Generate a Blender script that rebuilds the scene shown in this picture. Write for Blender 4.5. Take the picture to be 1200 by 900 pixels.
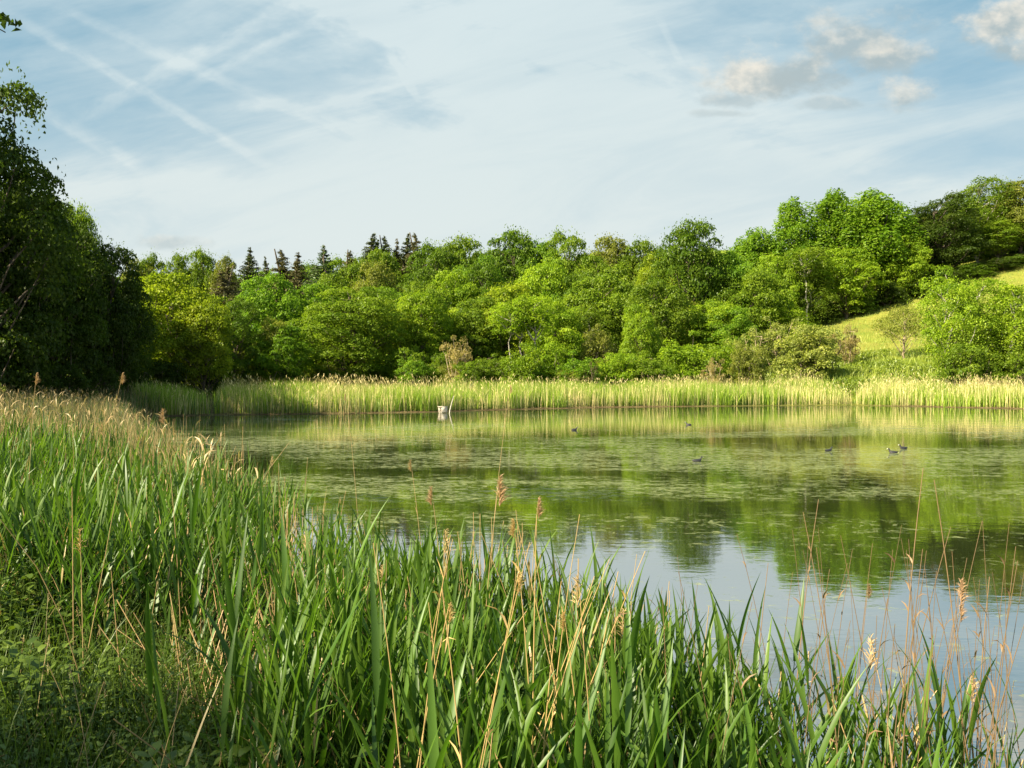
import bpy, math, random
import numpy as np
from mathutils import Vector
C = bpy.context; sc = C.scene; col = sc.collection
R = math.radians
for o in list(bpy.data.objects): bpy.data.objects.remove(o)

# ---------------------------------------------------------------- camera, sky, sun, exposure
HC = 2.1; F = 1000.0; HY = 442.0            # eye height, focal length and horizon row on a 1200x900 picture
cam = bpy.data.objects.new('camera', bpy.data.cameras.new('camera')); col.objects.link(cam)
cam.location = (0, 0, HC); cam.rotation_euler = (R(90) - math.atan(8/1000), 0, 0)
cam.data.sensor_width = 36; cam.data.lens = 30; cam.data.clip_start = 0.05; cam.data.clip_end = 3000
sc.camera = cam
SUN_EL = R(37); SUN_AZ = R(-122)           # azimuth from +Y, clockwise
sd = Vector((math.sin(SUN_AZ)*math.cos(SUN_EL), math.cos(SUN_AZ)*math.cos(SUN_EL), math.sin(SUN_EL)))
sun = bpy.data.objects.new('sun', bpy.data.lights.new('sun', 'SUN')); col.objects.link(sun)
sun.data.energy = 5.0; sun.data.angle = R(0.55); sun.data.color = (1.0, 0.87, 0.63)
sun.rotation_euler = sd.to_track_quat('Z', 'Y').to_euler()
sc.view_settings.view_transform = 'Standard'; sc.view_settings.look = 'None'
sc.view_settings.gamma = 1; sc.view_settings.exposure = 1.55
sc.cycles.use_denoising = True; sc.cycles.max_bounces = 6; sc.cycles.diffuse_bounces = 3
sc.cycles.glossy_bounces = 3; sc.cycles.transmission_bounces = 3; sc.cycles.transparent_max_bounces = 6
sc.cycles.sample_clamp_indirect = 6

class NT:
    """tiny expression helper around a node tree"""
    def __init__(s, nt): s.nt = nt; s.nodes = nt.nodes; s.links = nt.links
    def put(s, sock, v):
        if isinstance(v, bpy.types.NodeSocket): s.links.new(v, sock)
        elif isinstance(v, (tuple, list)): sock.default_value = tuple(v) + ((1.0,) if len(v) == 3 and len(sock.default_value) == 4 else ())
        else: sock.default_value = v
    def m(s, op, *a, clamp=False):
        n = s.nodes.new('ShaderNodeMath'); n.operation = op; n.use_clamp = clamp
        for i, v in enumerate(a): s.put(n.inputs[i], v)
        return n.outputs[0]
    def ss(s, v, lo, hi, a=0.0, b=1.0):
        n = s.nodes.new('ShaderNodeMapRange'); n.interpolation_type = 'SMOOTHSTEP'; n.clamp = True
        for i, q in enumerate((v, lo, hi, a, b)): s.put(n.inputs[i], q)
        return n.outputs[0]
    def mix(s, f, a, b, mode='MIX'):
        n = s.nodes.new('ShaderNodeMix'); n.data_type = 'RGBA'; n.blend_type = mode
        s.put(n.inputs[0], f); s.put(n.inputs[6], a); s.put(n.inputs[7], b); return n.outputs[2]
    def noise(s, vec, scale, detail=4, rough=0.55, dist=0.0, out=0):
        n = s.nodes.new('ShaderNodeTexNoise'); s.put(n.inputs['Vector'], vec)
        n.inputs['Scale'].default_value = scale; n.inputs['Detail'].default_value = detail
        n.inputs['Roughness'].default_value = rough; n.inputs['Distortion'].default_value = dist
        return n.outputs[out]
    def xyz(s, x, y, z=0.0):
        n = s.nodes.new('ShaderNodeCombineXYZ')
        for i, v in enumerate((x, y, z)): s.put(n.inputs[i], v)
        return n.outputs[0]
    def sep(s, v):
        n = s.nodes.new('ShaderNodeSeparateXYZ'); s.put(n.inputs[0], v); return n.outputs
    def new(s, t): return s.nodes.new(t)

def build_world():
    w = bpy.data.worlds.new('World'); sc.world = w; w.use_nodes = True
    t = NT(w.node_tree); t.nodes.clear()
    out = t.new('ShaderNodeOutputWorld'); bg = t.new('ShaderNodeBackground'); bg.inputs['Strength'].default_value = 0.05
    t.links.new(bg.outputs[0], out.inputs[0])
    sky = t.new('ShaderNodeTexSky'); sky.sky_type = 'NISHITA'; sky.sun_disc = False
    sky.sun_elevation = SUN_EL; sky.sun_rotation = SUN_AZ; sky.air_density = 1.0; sky.dust_density = 1.6; sky.ozone_density = 1.2
    tc = t.new('ShaderNodeTexCoord'); d = tc.outputs['Generated']
    x, y, z = t.sep(d)[0:3]
    yy = t.m('MAXIMUM', t.m('ABSOLUTE', y), 0.12)
    u = t.m('DIVIDE', x, yy); v = t.m('DIVIDE', z, yy)      # directions as tangents
    el = z
    wisp = t.noise(t.xyz(t.m('MULTIPLY', u, 1.6), t.m('MULTIPLY', v, 5.0), 3.1), 1.6, 6, 0.6, 0.6)
    wisp2 = t.noise(t.xyz(t.m('ADD', t.m('MULTIPLY', u, 4.0), t.m('MULTIPLY', v, 5.0)), t.m('MULTIPLY', v, 9.0), 7.7), 1.2, 5, 0.6, 0.3)
    # veil of cirrus: thick near the horizon and to the upper middle, thin to the upper left and right
    veil = t.ss(el, 0.36, 0.10)
    mid = t.m('MULTIPLY', t.ss(t.m('ABSOLUTE', t.m('SUBTRACT', t.m('ADD', u, t.m('MULTIPLY', v, 0.55)), 0.20)), 0.55, 0.05), 0.95)
    f = t.m('ADD', t.m('MULTIPLY', veil, 0.85), t.m('MULTIPLY', mid, t.ss(wisp2, 0.05, 0.6)))
    f = t.m('ADD', f, t.m('MULTIPLY', t.ss(wisp, 0.3, 0.75), 0.38))
    f = t.m('ADD', f, 0.10)
    fib = t.noise(t.xyz(t.m('ADD', t.m('MULTIPLY', u, 2.2), t.m('MULTIPLY', v, 2.0)), t.m('SUBTRACT', t.m('MULTIPLY', v, 13.0), t.m('MULTIPLY', u, 3.5)), 1.3), 1.1, 6, 0.62, 0.5)
    f = t.m('ADD', f, t.m('MULTIPLY', t.m('SUBTRACT', t.ss(fib, 0.3, 0.7), 0.75), 0.34))
    def P(px, py): return ((px-600)/F, (HY-py)/F)
    def trail(p, q, wpx, k, seed):
        nonlocal f
        (x0, y0), (x1, y1) = P(*p), P(*q); L = math.hypot(x1-x0, y1-y0); ax, ay = (x1-x0)/L, (y1-y0)/L
        du = t.m('SUBTRACT', u, x0); dv = t.m('SUBTRACT', v, y0)
        al = t.m('DIVIDE', t.m('ADD', t.m('MULTIPLY', du, ax), t.m('MULTIPLY', dv, ay)), L)
        ac = t.m('SUBTRACT', t.m('MULTIPLY', dv, ax), t.m('MULTIPLY', du, ay))
        nz = t.noise(t.xyz(t.m('MULTIPLY', al, L*14), t.m('MULTIPLY', ac, 26), seed), 1.0, 4, 0.6)
        ac = t.m('ADD', ac, t.m('MULTIPLY', t.m('SUBTRACT', nz, 0.5), wpx/F*1.6))
        band = t.ss(t.m('ABSOLUTE', ac), wpx/F, wpx/F*0.15)
        ends = t.m('MULTIPLY', t.ss(al, -0.06, 0.2), t.ss(al, 1.1, 0.75))
        g = t.m('MULTIPLY', t.m('MULTIPLY', band, ends), t.m('MULTIPLY', t.ss(nz, 0.25, 0.7), k*1.15))
        f = t.m('ADD', f, t.m('MULTIPLY', g, t.ss(y, 0.0, 0.2)))
    trail((10, 15), (325, 200), 10, 0.36, 1); trail((60, 5), (300, 112), 10, 0.28, 2)
    trail((370, -6), (75, 150), 16, 0.34, 3); trail((395, 12), (205, 112), 9, 0.28, 4)
    trail((20, 112), (170, 200), 12, 0.30, 5); trail((455, 62), (492, 118), 7, 0.40, 6)
    trail((245, 128), (470, 112), 14, 0.38, 7); trail((330, -20), (700, 150), 42, 0.45, 8)
    trail((170, 60), (480, 180), 12, 0.22, 9); trail((560, 10), (900, 110), 30, 0.3, 10)
    trail((770, 20), (800, 80), 7, 0.2, 11)
    f = t.m('MINIMUM', f, 0.97)
    base = t.mix(t.ss(el, 0.0, 0.5), (5.3, 5.75, 5.6), (4.7, 5.5, 5.7))
    base = t.mix(t.ss(el, -0.05, 0.10), (5.5, 5.8, 5.5), base)
    base = t.mix(t.m('MULTIPLY', t.ss(fib, .62, .3), .5), base, (3.9, 4.8, 5.15))
    c = t.mix(f, t.mix(0.75, sky.outputs[0], (1.9, 3.5, 4.3)), base)
    # small cumulus
    def cloud(px, py, rx, ry, seed, k=1.0, lit=0.35):
        nonlocal c
        cx, cy = P(px, py)
        du = t.m('DIVIDE', t.m('SUBTRACT', u, cx), rx/F); dv = t.m('DIVIDE', t.m('SUBTRACT', v, cy), ry/F)
        co = t.xyz(t.m('MULTIPLY', u, 30), t.m('MULTIPLY', v, 42), seed)
        n1 = t.noise(co, 0.55, 6, 0.6); n2 = t.noise(co, 1.3, 4, 0.55)
        r = t.m('SQRT', t.m('ADD', t.m('MULTIPLY', du, du), t.m('MULTIPLY', dv, dv)))
        dens = t.m('ADD', t.m('SUBTRACT', 1.0, r), t.m('MULTIPLY', t.m('SUBTRACT', n1, 0.5), 2.4))
        a = t.m('MULTIPLY', t.m('MULTIPLY', t.ss(dens, 0.0, 0.75), k), t.ss(y, 0.0, 0.2))
        sh = t.m('ADD', t.m('ADD', t.m('MULTIPLY', dv, 0.55), t.m('MULTIPLY', du, -0.15)), t.m('MULTIPLY', t.m('SUBTRACT', n2, 0.5), 2.2))
        cc = t.mix(t.ss(sh, -0.7+0.5-lit, 0.6+0.3-lit), (3.0, 3.55, 3.65), (6.2, 5.85, 5.1))
        c = t.mix(a, c, cc)
    cloud(880, 84, 70, 36, 11.0, 0.92, 0.5); cloud(935, 92, 76, 28, 12.5, 0.85, -0.2)
    cloud(1010, 46, 88, 46, 14.0, 0.75, 0.1); cloud(1048, 66, 52, 26, 15.0, 0.7, 0.2)
    cloud(1055, 118, 46, 28, 17.0, 0.75, 0.25); cloud(1192, 34, 66, 46, 19.0, 0.9, 0.3)
    cloud(850, 118, 45, 12, 21.0, 0.55, -0.2); cloud(975, 122, 55, 10, 23.0, 0.45, 0.0)
    cloud(205, 284, 46, 12, 25.0, 0.5, 0.0); cloud(850, 134, 40, 6, 27.0, 0.4, -0.3)
    t.put(bg.inputs['Color'], c)
build_world()

# ---------------------------------------------------------------- helpers
def tag(o, label=None, cat=None, group=None, kind=None):
    if label: o['label'] = label
    if cat: o['category'] = cat
    if group: o['group'] = group
    if kind: o['kind'] = kind
    return o
def empty(name, loc=(0, 0, 0), rz=0.0):
    o = bpy.data.objects.new(name, None); col.objects.link(o); o.location = loc; o.rotation_euler = (0, 0, rz); o.empty_display_size = .2
    return o
class Geo:
    def __init__(s): s.v = []; s.f = []; s.a = []; s.n = 0
    def add(s, verts, quads, val):
        """verts (N,3), quads (M,4) (a triangle repeats its last index), val (M,)"""
        s.v.append(np.asarray(verts, np.float32)); s.f.append(np.asarray(quads, np.int64)+s.n)
        s.a.append(np.broadcast_to(np.asarray(val, np.float32), (len(quads),)).copy()); s.n += len(verts)
    def mesh(s, name, mat, smooth=False):
        v = np.concatenate(s.v); f = np.concatenate(s.f); a = np.concatenate(s.a)
        me = bpy.data.meshes.new(name)
        me.vertices.add(len(v)); me.vertices.foreach_set('co', v.ravel())
        me.loops.add(len(f)*4); me.loops.foreach_set('vertex_index', f.ravel().astype(np.int32))
        me.polygons.add(len(f)); me.polygons.foreach_set('loop_start', np.arange(0, len(f)*4, 4, dtype=np.int32))
        if smooth: me.polygons.foreach_set('use_smooth', np.ones(len(f), bool))
        at = me.attributes.new('v', 'FLOAT', 'FACE'); at.data.foreach_set('value', a)
        me.materials.append(mat); me.update(calc_edges=True)
        return me
    def obj(s, name, mat, parent=None, smooth=False, color=None):
        return link(name, s.mesh(name, mat, smooth), parent, color)
def link(name, me, parent=None, color=None):
    o = bpy.data.objects.new(name, me); col.objects.link(o)
    if parent: o.parent = parent
    if color: o.color = (*color, 1)
    return o
def unit(a): return a/np.maximum(np.linalg.norm(a, axis=-1, keepdims=True), 1e-9)

def tubes(g, pts, rad, sides=4, val=0.5):
    """pts (N,K,3), rad (N,K): closed-side tubes"""
    N, K, _ = pts.shape
    tan = np.gradient(pts, axis=1); tan = unit(tan)
    ref = np.where(np.abs(tan[..., 2:3]) > .9, np.array([1., 0, 0]), np.array([0, 0, 1.]))
    a = unit(np.cross(tan, ref)); b = np.cross(tan, a)
    th = np.linspace(0, 2*np.pi, sides, endpoint=False)
    ring = pts[:, :, None, :] + rad[:, :, None, None]*(np.cos(th)[None, None, :, None]*a[:, :, None, :] + np.sin(th)[None, None, :, None]*b[:, :, None, :])
    idx = np.arange(N*K*sides).reshape(N, K, sides)
    i0 = idx[:, :-1, :]; i1 = idx[:, 1:, :]
    q = np.stack([i0, np.roll(i0, -1, 2), np.roll(i1, -1, 2), i1], -1)
    vv = np.broadcast_to(np.asarray(val, float).reshape(-1, 1, 1), (N, K-1, sides)).reshape(-1)
    g.add(ring.reshape(-1, 3), q.reshape(-1, 4), vv)

def arc(base, az, th0, th1, L, K, side=0.0):
    """base (N,3), bending lines; angle from the vertical goes th0 -> th1. returns (N,K,3)"""
    N = len(base); t = (np.arange(K-1)+.5)/(K-1)
    th = th0[:, None] + (th1-th0)[:, None]*t[None]**1.4
    azz = az[:, None] + (side*t[None] if np.isscalar(side) else side[:, None]*t[None])
    st = (L/(K-1))[:, None, None]*np.stack([np.sin(th)*np.cos(azz), np.sin(th)*np.sin(azz), np.cos(th)], -1)
    return np.concatenate([base[:, None], base[:, None]+np.cumsum(st, 1)], 1)

def ribbons(g, pts, wid, sidev, val, fold=0.0):
    """pts (N,K,3) wid (N,K) half-widths; fold>0 gives a V-shaped leaf of two strips"""
    N, K, _ = pts.shape
    tan = unit(np.gradient(pts, axis=1)); s = sidev[:, None]; s = unit(s - (s*tan).sum(-1, keepdims=True)*tan)
    nrm = np.cross(tan, s)
    vv = np.broadcast_to(np.asarray(val, float).reshape(-1, 1), (N, K-1))
    if fold:
        cols = [pts - s*wid[..., None] + nrm*(wid*fold)[..., None], pts, pts + s*wid[..., None] + nrm*(wid*fold)[..., None]]
    else: cols = [pts - s*wid[..., None], pts + s*wid[..., None]]
    M = len(cols); P = np.stack(cols, 2); idx = np.arange(N*K*M).reshape(N, K, M)
    for j in range(M-1):
        q = np.stack([idx[:, :-1, j], idx[:, :-1, j+1], idx[:, 1:, j+1], idx[:, 1:, j]], -1).reshape(-1, 4)
        if j == 0: g.add(P.reshape(-1, 3), q, vv.reshape(-1)); off = g.n - N*K*M
        else: g.f.append(q+off); g.a.append(vv.reshape(-1).astype(np.float32)*1.0)

def vnoise(x, y, seed=0):
    x = np.asarray(x, float); y = np.asarray(y, float)
    xi = np.floor(x).astype(np.int64); yi = np.floor(y).astype(np.int64); fx = x-xi; fy = y-yi
    fx = fx*fx*(3-2*fx); fy = fy*fy*(3-2*fy)
    def h(a, b):
        n = (a*374761393 + b*668265263 + seed*1442695041) & 0xffffffff
        n = ((n ^ (n >> 13))*1274126177) & 0xffffffff
        return ((n ^ (n >> 16)) & 0xffff)/65535.0
    return (h(xi, yi)*(1-fx)+h(xi+1, yi)*fx)*(1-fy) + (h(xi, yi+1)*(1-fx)+h(xi+1, yi+1)*fx)*fy
def sstep(a, b, x): t = np.clip((x-a)/(b-a), 0, 1); return t*t*(3-2*t)

# ---------------------------------------------------------------- the lie of the land
NEAR = [(60, -6), (20, -1.5), (9, -.6), (5.0, .9), (3.0, 2.0), (1.7, 3.1), (.7, 4.0), (-.1, 4.9), (-1.2, 6.1), (-2.4, 7.9), (-3.8, 10.4), (-7.2, 17), (-12.9, 28), (-17.6, 37), (-20.4, 42.5)]
FAR = [(-18.2, 45.6), (-16.5, 47.2), (-9.8, 48.8), (-5.1, 51.2), (0, 55.3), (5, 58.2), (9, 60), (18.8, 62.7), (25.4, 63.4), (30, 60), (34, 56), (44, 48), (60, 40), (75, 25)]
POND = np.array(NEAR+FAR, float)
def pond_sd(x, y):
    """signed distance to the pond's edge: positive on land"""
    x = np.asarray(x, float); y = np.asarray(y, float)
    d = np.full(x.shape, 1e9); inside = np.zeros(x.shape, bool)
    n = len(POND)
    for i in range(n):
        ax, ay = POND[i]; bx, by = POND[(i+1) % n]
        ex, ey = bx-ax, by-ay; t = np.clip(((x-ax)*ex+(y-ay)*ey)/(ex*ex+ey*ey), 0, 1)
        d = np.minimum(d, np.hypot(x-ax-t*ex, y-ay-t*ey))
        cr = ((ay > y) != (by > y)) & (x < (bx-ax)*(y-ay)/((by-ay) if by != ay else 1e-9)+ax)
        inside ^= cr
    return np.where(inside, -d, d)
def height(x, y):
    x = np.asarray(x, float); y = np.asarray(y, float)
    s = pond_sd(x, y)
    z = np.where(s > 0, 0.05+0.42*sstep(0, 5, s), np.maximum(-1.4, s*0.35)+0.05)
    sl = np.clip(.05+(x-12)*.0047, .045, .34)
    r = np.maximum(y-64, 0)
    h = sl*(r - np.maximum(r-56, 0)*0.62)
    z = z + h*sstep(0, 6, r) + np.where(s > 2, (vnoise(x/7, y/7, 3)-.5)*.25*sstep(64, 76, y), 0)
    z = z + sstep(150, 420, y)*8*vnoise(x/90, y/90, 9)
    return z
def ground_z(x, y): return float(height(np.array([x]), np.array([y]))[0])

# ---------------------------------------------------------------- materials
def newmat(name):
    m = bpy.data.materials.new(name); m.use_nodes = True; t = NT(m.node_tree); t.nodes.clear()
    out = t.new('ShaderNodeOutputMaterial'); return m, t, out
def leaf_mat(name, trans=0.4, vary=0.5, gloss=0.06, color=None, tip=None):
    m, t, out = newmat(name)
    at = t.new('ShaderNodeAttribute'); at.attribute_name = 'v'; v = at.outputs['Fac']
    if color: c = t.mix(0.0, color, color)
    else: oi = t.new('ShaderNodeObjectInfo'); c = oi.outputs['Color']
    hs = t.new('ShaderNodeHueSaturation'); t.put(hs.inputs['Color'], c)
    t.put(hs.inputs['Hue'], t.ss(v, 0.0, 1.0, 0.515, 0.480)); t.put(hs.inputs['Value'], t.ss(v, 0.0, 1.0, 1-vary*.6, 1+vary))
    hs.inputs['Saturation'].default_value = 1.0
    c2 = hs.outputs[0]
    if tip:
        c2 = t.mix(t.ss(v, 0.84, 0.9), c2, tip)
    df = t.new('ShaderNodeBsdfDiffuse'); t.put(df.inputs['Color'], c2)
    tr = t.new('ShaderNodeBsdfTranslucent'); t.put(tr.inputs['Color'], t.mix(1.0, c2, (1.25, 1.35, 0.55), 'MULTIPLY'))
    mx = t.new('ShaderNodeMixShader'); mx.inputs[0].default_value = trans
    t.links.new(df.outputs[0], mx.inputs[1]); t.links.new(tr.outputs[0], mx.inputs[2])
    gl = t.new('ShaderNodeBsdfGlossy'); gl.inputs['Roughness'].default_value = 0.45; gl.inputs['Color'].default_value = (.8, .85, .8, 1)
    m2 = t.new('ShaderNodeMixShader'); m2.inputs[0].default_value = gloss
    t.links.new(mx.outputs[0], m2.inputs[1]); t.links.new(gl.outputs[0], m2.inputs[2]); t.links.new(m2.outputs[0], out.inputs[0])
    return m
M_LEAF = leaf_mat('tree_leaf', 0.45, 0.5, 0.012)
M_NEEDLE = leaf_mat('needles', 0.12, 0.5, 0.03)
M_REED = leaf_mat('green_reed', 0.45, 0.75, 0.03)
M_DRY = leaf_mat('dry_reed', 0.22, 0.4, 0.03)
M_HERB = leaf_mat('herb_leaf', 0.38, 0.6, 0.04)
def bark_mat(name, a, b, sc_=6):
    m, t, out = newmat(name); tc = t.new('ShaderNodeTexCoord')
    mp = t.new('ShaderNodeMapping'); t.put(mp.inputs[0], tc.outputs['Object']); mp.inputs['Scale'].default_value = (1, 1, .35)
    n = t.noise(mp.outputs[0], sc_, 5, .65)
    p = t.new('ShaderNodeBsdfPrincipled'); p.inputs['Roughness'].default_value = .9
    t.put(p.inputs['Base Color'], t.mix(t.ss(n, .38, .62), a, b))
    bp = t.new('ShaderNodeBump'); bp.inputs['Strength'].default_value = .6; t.put(bp.inputs['Height'], n); t.links.new(bp.outputs[0], p.inputs['Normal'])
    t.links.new(p.outputs[0], out.inputs[0]); return m
M_BARK = bark_mat('bark', (.05, .04, .028), (.15, .12, .085))
M_BIRCH = bark_mat('birch_bark', (.12, .10, .08), (.62, .58, .48), 4)
M_PALEBARK = bark_mat('pale_bark', (.20, .15, .09), (.42, .34, .22), 5)

def ground_mat():
    m, t, out = newmat('ground'); g = t.new('ShaderNodeNewGeometry'); pos = g.outputs['Position']
    x, y, z = t.sep(pos)[0:3]
    n1 = t.noise(pos, .08, 5, .6); n2 = t.noise(pos, 1.3, 5, .65); n3 = t.noise(pos, .35, 4, .6)
    st = t.noise(t.xyz(t.m('MULTIPLY', x, .05), t.m('MULTIPLY', y, .6), 0), 1.0, 4, .6)
    hay = t.mix(t.ss(n3, .35, .65), (.19, .235, .032), (.27, .27, .05))
    hay = t.mix(t.m('MULTIPLY', t.ss(st, .5, .62), .45), hay, (.20, .22, .035))
    hay = t.mix(t.m('MULTIPLY', t.ss(n2, .45, .7), .3), hay, (.42, .34, .11))
    green = t.mix(t.ss(n2, .35, .65), (.09, .15, .012), (.19, .23, .02))
    soil = t.mix(t.ss(n2, .4, .65), (.10, .075, .035), (.17, .135, .06))
    # the mown field starts above a bushy green slope
    edge = t.m('ADD', y, t.m('MULTIPLY', t.m('SUBTRACT', n1, .5), 14))
    f = t.m('MULTIPLY', t.ss(edge, 84, 92), t.ss(t.m('ADD', x, t.m('MULTIPLY', t.m('SUBTRACT', n3, .5), 6)), 24, 34))
    f = t.m('MULTIPLY', f, t.ss(y, 165, 150))
    c = t.mix(t.ss(y, 60, 66), soil, green); c = t.mix(f, c, hay)
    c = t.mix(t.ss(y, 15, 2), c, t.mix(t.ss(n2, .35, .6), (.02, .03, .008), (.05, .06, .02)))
    p = t.new('ShaderNodeBsdfPrincipled'); p.inputs['Roughness'].default_value = 1.0; p.inputs['Specular IOR Level'].default_value = .1
    t.put(p.inputs['Base Color'], c)
    bp = t.new('ShaderNodeBump'); bp.inputs['Strength'].default_value = 1.0; bp.inputs['Distance'].default_value = .35
    t.put(bp.inputs['Height'], t.noise(pos, 2.2, 6, .7)); t.links.new(bp.outputs[0], p.inputs['Normal'])
    t.links.new(p.outputs[0], out.inputs[0]); return m
def water_mat():
    m, t, out = newmat('pond_water'); g = t.new('ShaderNodeNewGeometry'); pos = g.outputs['Position']
    x, y, z = t.sep(pos)[0:3]
    big = t.noise(t.xyz(t.m('MULTIPLY', x, .10), t.m('MULTIPLY', y, .20), 2), 1.0, 5, .6, .4)
    mid = t.noise(t.xyz(t.m('MULTIPLY', x, .55), t.m('MULTIPLY', y, 1.5), 5), 1.0, 6, .68, .5)
    fine = t.noise(pos, 7.0, 5, .7)
    fine2 = t.noise(t.xyz(t.m('MULTIPLY', x, 1.0), t.m('MULTIPLY', y, 1.4), 9), 3.2, 6, .72, 1.0)
    # mats of blanket weed, in streaks, thickest over the middle of the pond
    cov = t.m('MULTIPLY', t.ss(y, 8.5, 17), t.ss(y, 50, 34))
    cov = t.m('ADD', t.m('MULTIPLY', cov, .13), t.m('MULTIPLY', t.ss(t.m('ADD', y, t.m('MULTIPLY', x, .3)), 44, 30), .0))
    k = t.m('ADD', t.m('ADD', t.m('MULTIPLY', mid, .52), t.m('MULTIPLY', big, .52)), t.m('MULTIPLY', fine, .22))
    k = t.m('ADD', k, cov)
    weed = t.m('MULTIPLY', t.ss(k, .765, .825), t.ss(t.noise(t.xyz(t.m('MULTIPLY', x, 1.5), t.m('MULTIPLY', y, 2.2), 3), 4.5, 5, .75), .44, .54))
    specks = t.m('MULTIPLY', t.ss(t.m('SUBTRACT', fine2, t.m('MULTIPLY', t.m('MULTIPLY', t.ss(y, 9, 15), t.ss(y, 42, 30)), -.09)), .585, .64), t.ss(big, .40, .55))
    a = t.m('MAXIMUM', t.m('MULTIPLY', weed, .6), t.m('MULTIPLY', specks, .55))
    # far water near the reeds carries a thin pale film
    film = t.m('MULTIPLY', t.ss(t.noise(t.xyz(t.m('MULTIPLY', x, .12), t.m('MULTIPLY', y, .55), 4), 1.0, 4, .6), .50, .60), t.ss(y, 30, 42))
    p = t.new('ShaderNodeBsdfPrincipled'); p.inputs['Roughness'].default_value = .035; p.inputs['IOR'].default_value = 2.1
    p.inputs['Base Color'].default_value = (.035, .045, .018, 1); p.inputs['Specular IOR Level'].default_value = 1.0
    bp = t.new('ShaderNodeBump'); bp.inputs['Strength'].default_value = .30; bp.inputs['Distance'].default_value = .007
    h = t.m('ADD', t.noise(t.xyz(t.m('MULTIPLY', x, .8), t.m('MULTIPLY', y, 1.8), 0), 1.6, 4, .6), t.m('MULTIPLY', t.noise(t.xyz(x, t.m('MULTIPLY', y, 2.0), 0), 6.0, 3, .5), .18))
    t.put(bp.inputs['Height'], h); t.links.new(bp.outputs[0], p.inputs['Normal'])
    q = t.new('ShaderNodeBsdfPrincipled'); q.inputs['Roughness'].default_value = .55
    t.put(q.inputs['Base Color'], t.mix(t.ss(fine, .35, .65), (.07, .10, .02), (.30, .33, .13)))
    b2 = t.new('ShaderNodeBump'); b2.inputs['Strength'].default_value = .6; b2.inputs['Distance'].default_value = .02
    t.put(b2.inputs['Height'], fine); t.links.new(b2.outputs[0], q.inputs['Normal'])
    mx = t.new('ShaderNodeMixShader'); t.put(mx.inputs[0], t.m('MAXIMUM', a, t.m('MULTIPLY', film, .10)))
    gs = t.new('ShaderNodeBsdfGlossy'); gs.inputs['Roughness'].default_value = .03; t.links.new(bp.outputs[0], gs.inputs['Normal'])
    mg = t.new('ShaderNodeMixShader'); mg.inputs[0].default_value = .66; t.links.new(p.outputs[0], mg.inputs[1]); t.links.new(gs.outputs[0], mg.inputs[2])
    t.links.new(mg.outputs[0], mx.inputs[1]); t.links.new(q.outputs[0], mx.inputs[2]); t.links.new(mx.outputs[0], out.inputs[0]); return m

# ---------------------------------------------------------------- setting: ground and water sheets
def grid_coords(a, b, fine0, fine1, nf, nc):
    lo = fine0-(fine0-a)*np.linspace(1, 0, nc, endpoint=False)**2.2
    hi = fine1+(b-fine1)*np.linspace(0, 1, nc+1)[1:]**2.2
    return np.concatenate([lo, np.linspace(fine0, fine1, nf), hi])
def sheet():
    xs = grid_coords(-1500, 1500, -60, 80, 281, 22); ys = grid_coords(-300, 2200, -8, 150, 317, 22)
    X, Y = np.meshgrid(xs, ys); Z = height(X, Y)
    V = np.stack([X, Y, Z], -1).reshape(-1, 3); ny, nx = X.shape; I = np.arange(ny*nx).reshape(ny, nx)
    q = np.stack([I[:-1, :-1], I[:-1, 1:], I[1:, 1:], I[1:, :-1]], -1).reshape(-1, 4)
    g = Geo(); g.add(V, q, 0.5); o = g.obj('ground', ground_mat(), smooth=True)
    tag(o, 'grassy banks, wooded rise and yellow hay slope round the pond', 'ground', kind='structure')
sheet()
g = Geo(); xs = np.linspace(-26, 80, 54); ys = np.linspace(-8, 68, 39); X, Y = np.meshgrid(xs, ys)
I = np.arange(X.size).reshape(X.shape)
g.add(np.stack([X, Y, X*0], -1).reshape(-1, 3), np.stack([I[:-1, :-1], I[:-1, 1:], I[1:, 1:], I[1:, :-1]], -1).reshape(-1, 4), .5)
tag(g.obj('water', water_mat(), smooth=True), 'still pond water with streaks of floating weed', 'water', kind='structure')

def ordinal(n):
    one = ['', 'first', 'second', 'third', 'fourth', 'fifth', 'sixth', 'seventh', 'eighth', 'ninth', 'tenth', 'eleventh', 'twelfth', 'thirteenth', 'fourteenth', 'fifteenth', 'sixteenth', 'seventeenth', 'eighteenth', 'nineteenth']
    if n < 20: return one[n]
    t_ = n//10; return (['twent', 'thirt', 'fort', 'fift', 'sixt', 'sevent', 'eight', 'ninet'][t_-2]+('y-'+one[n % 10] if n % 10 else 'ieth'))
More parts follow.
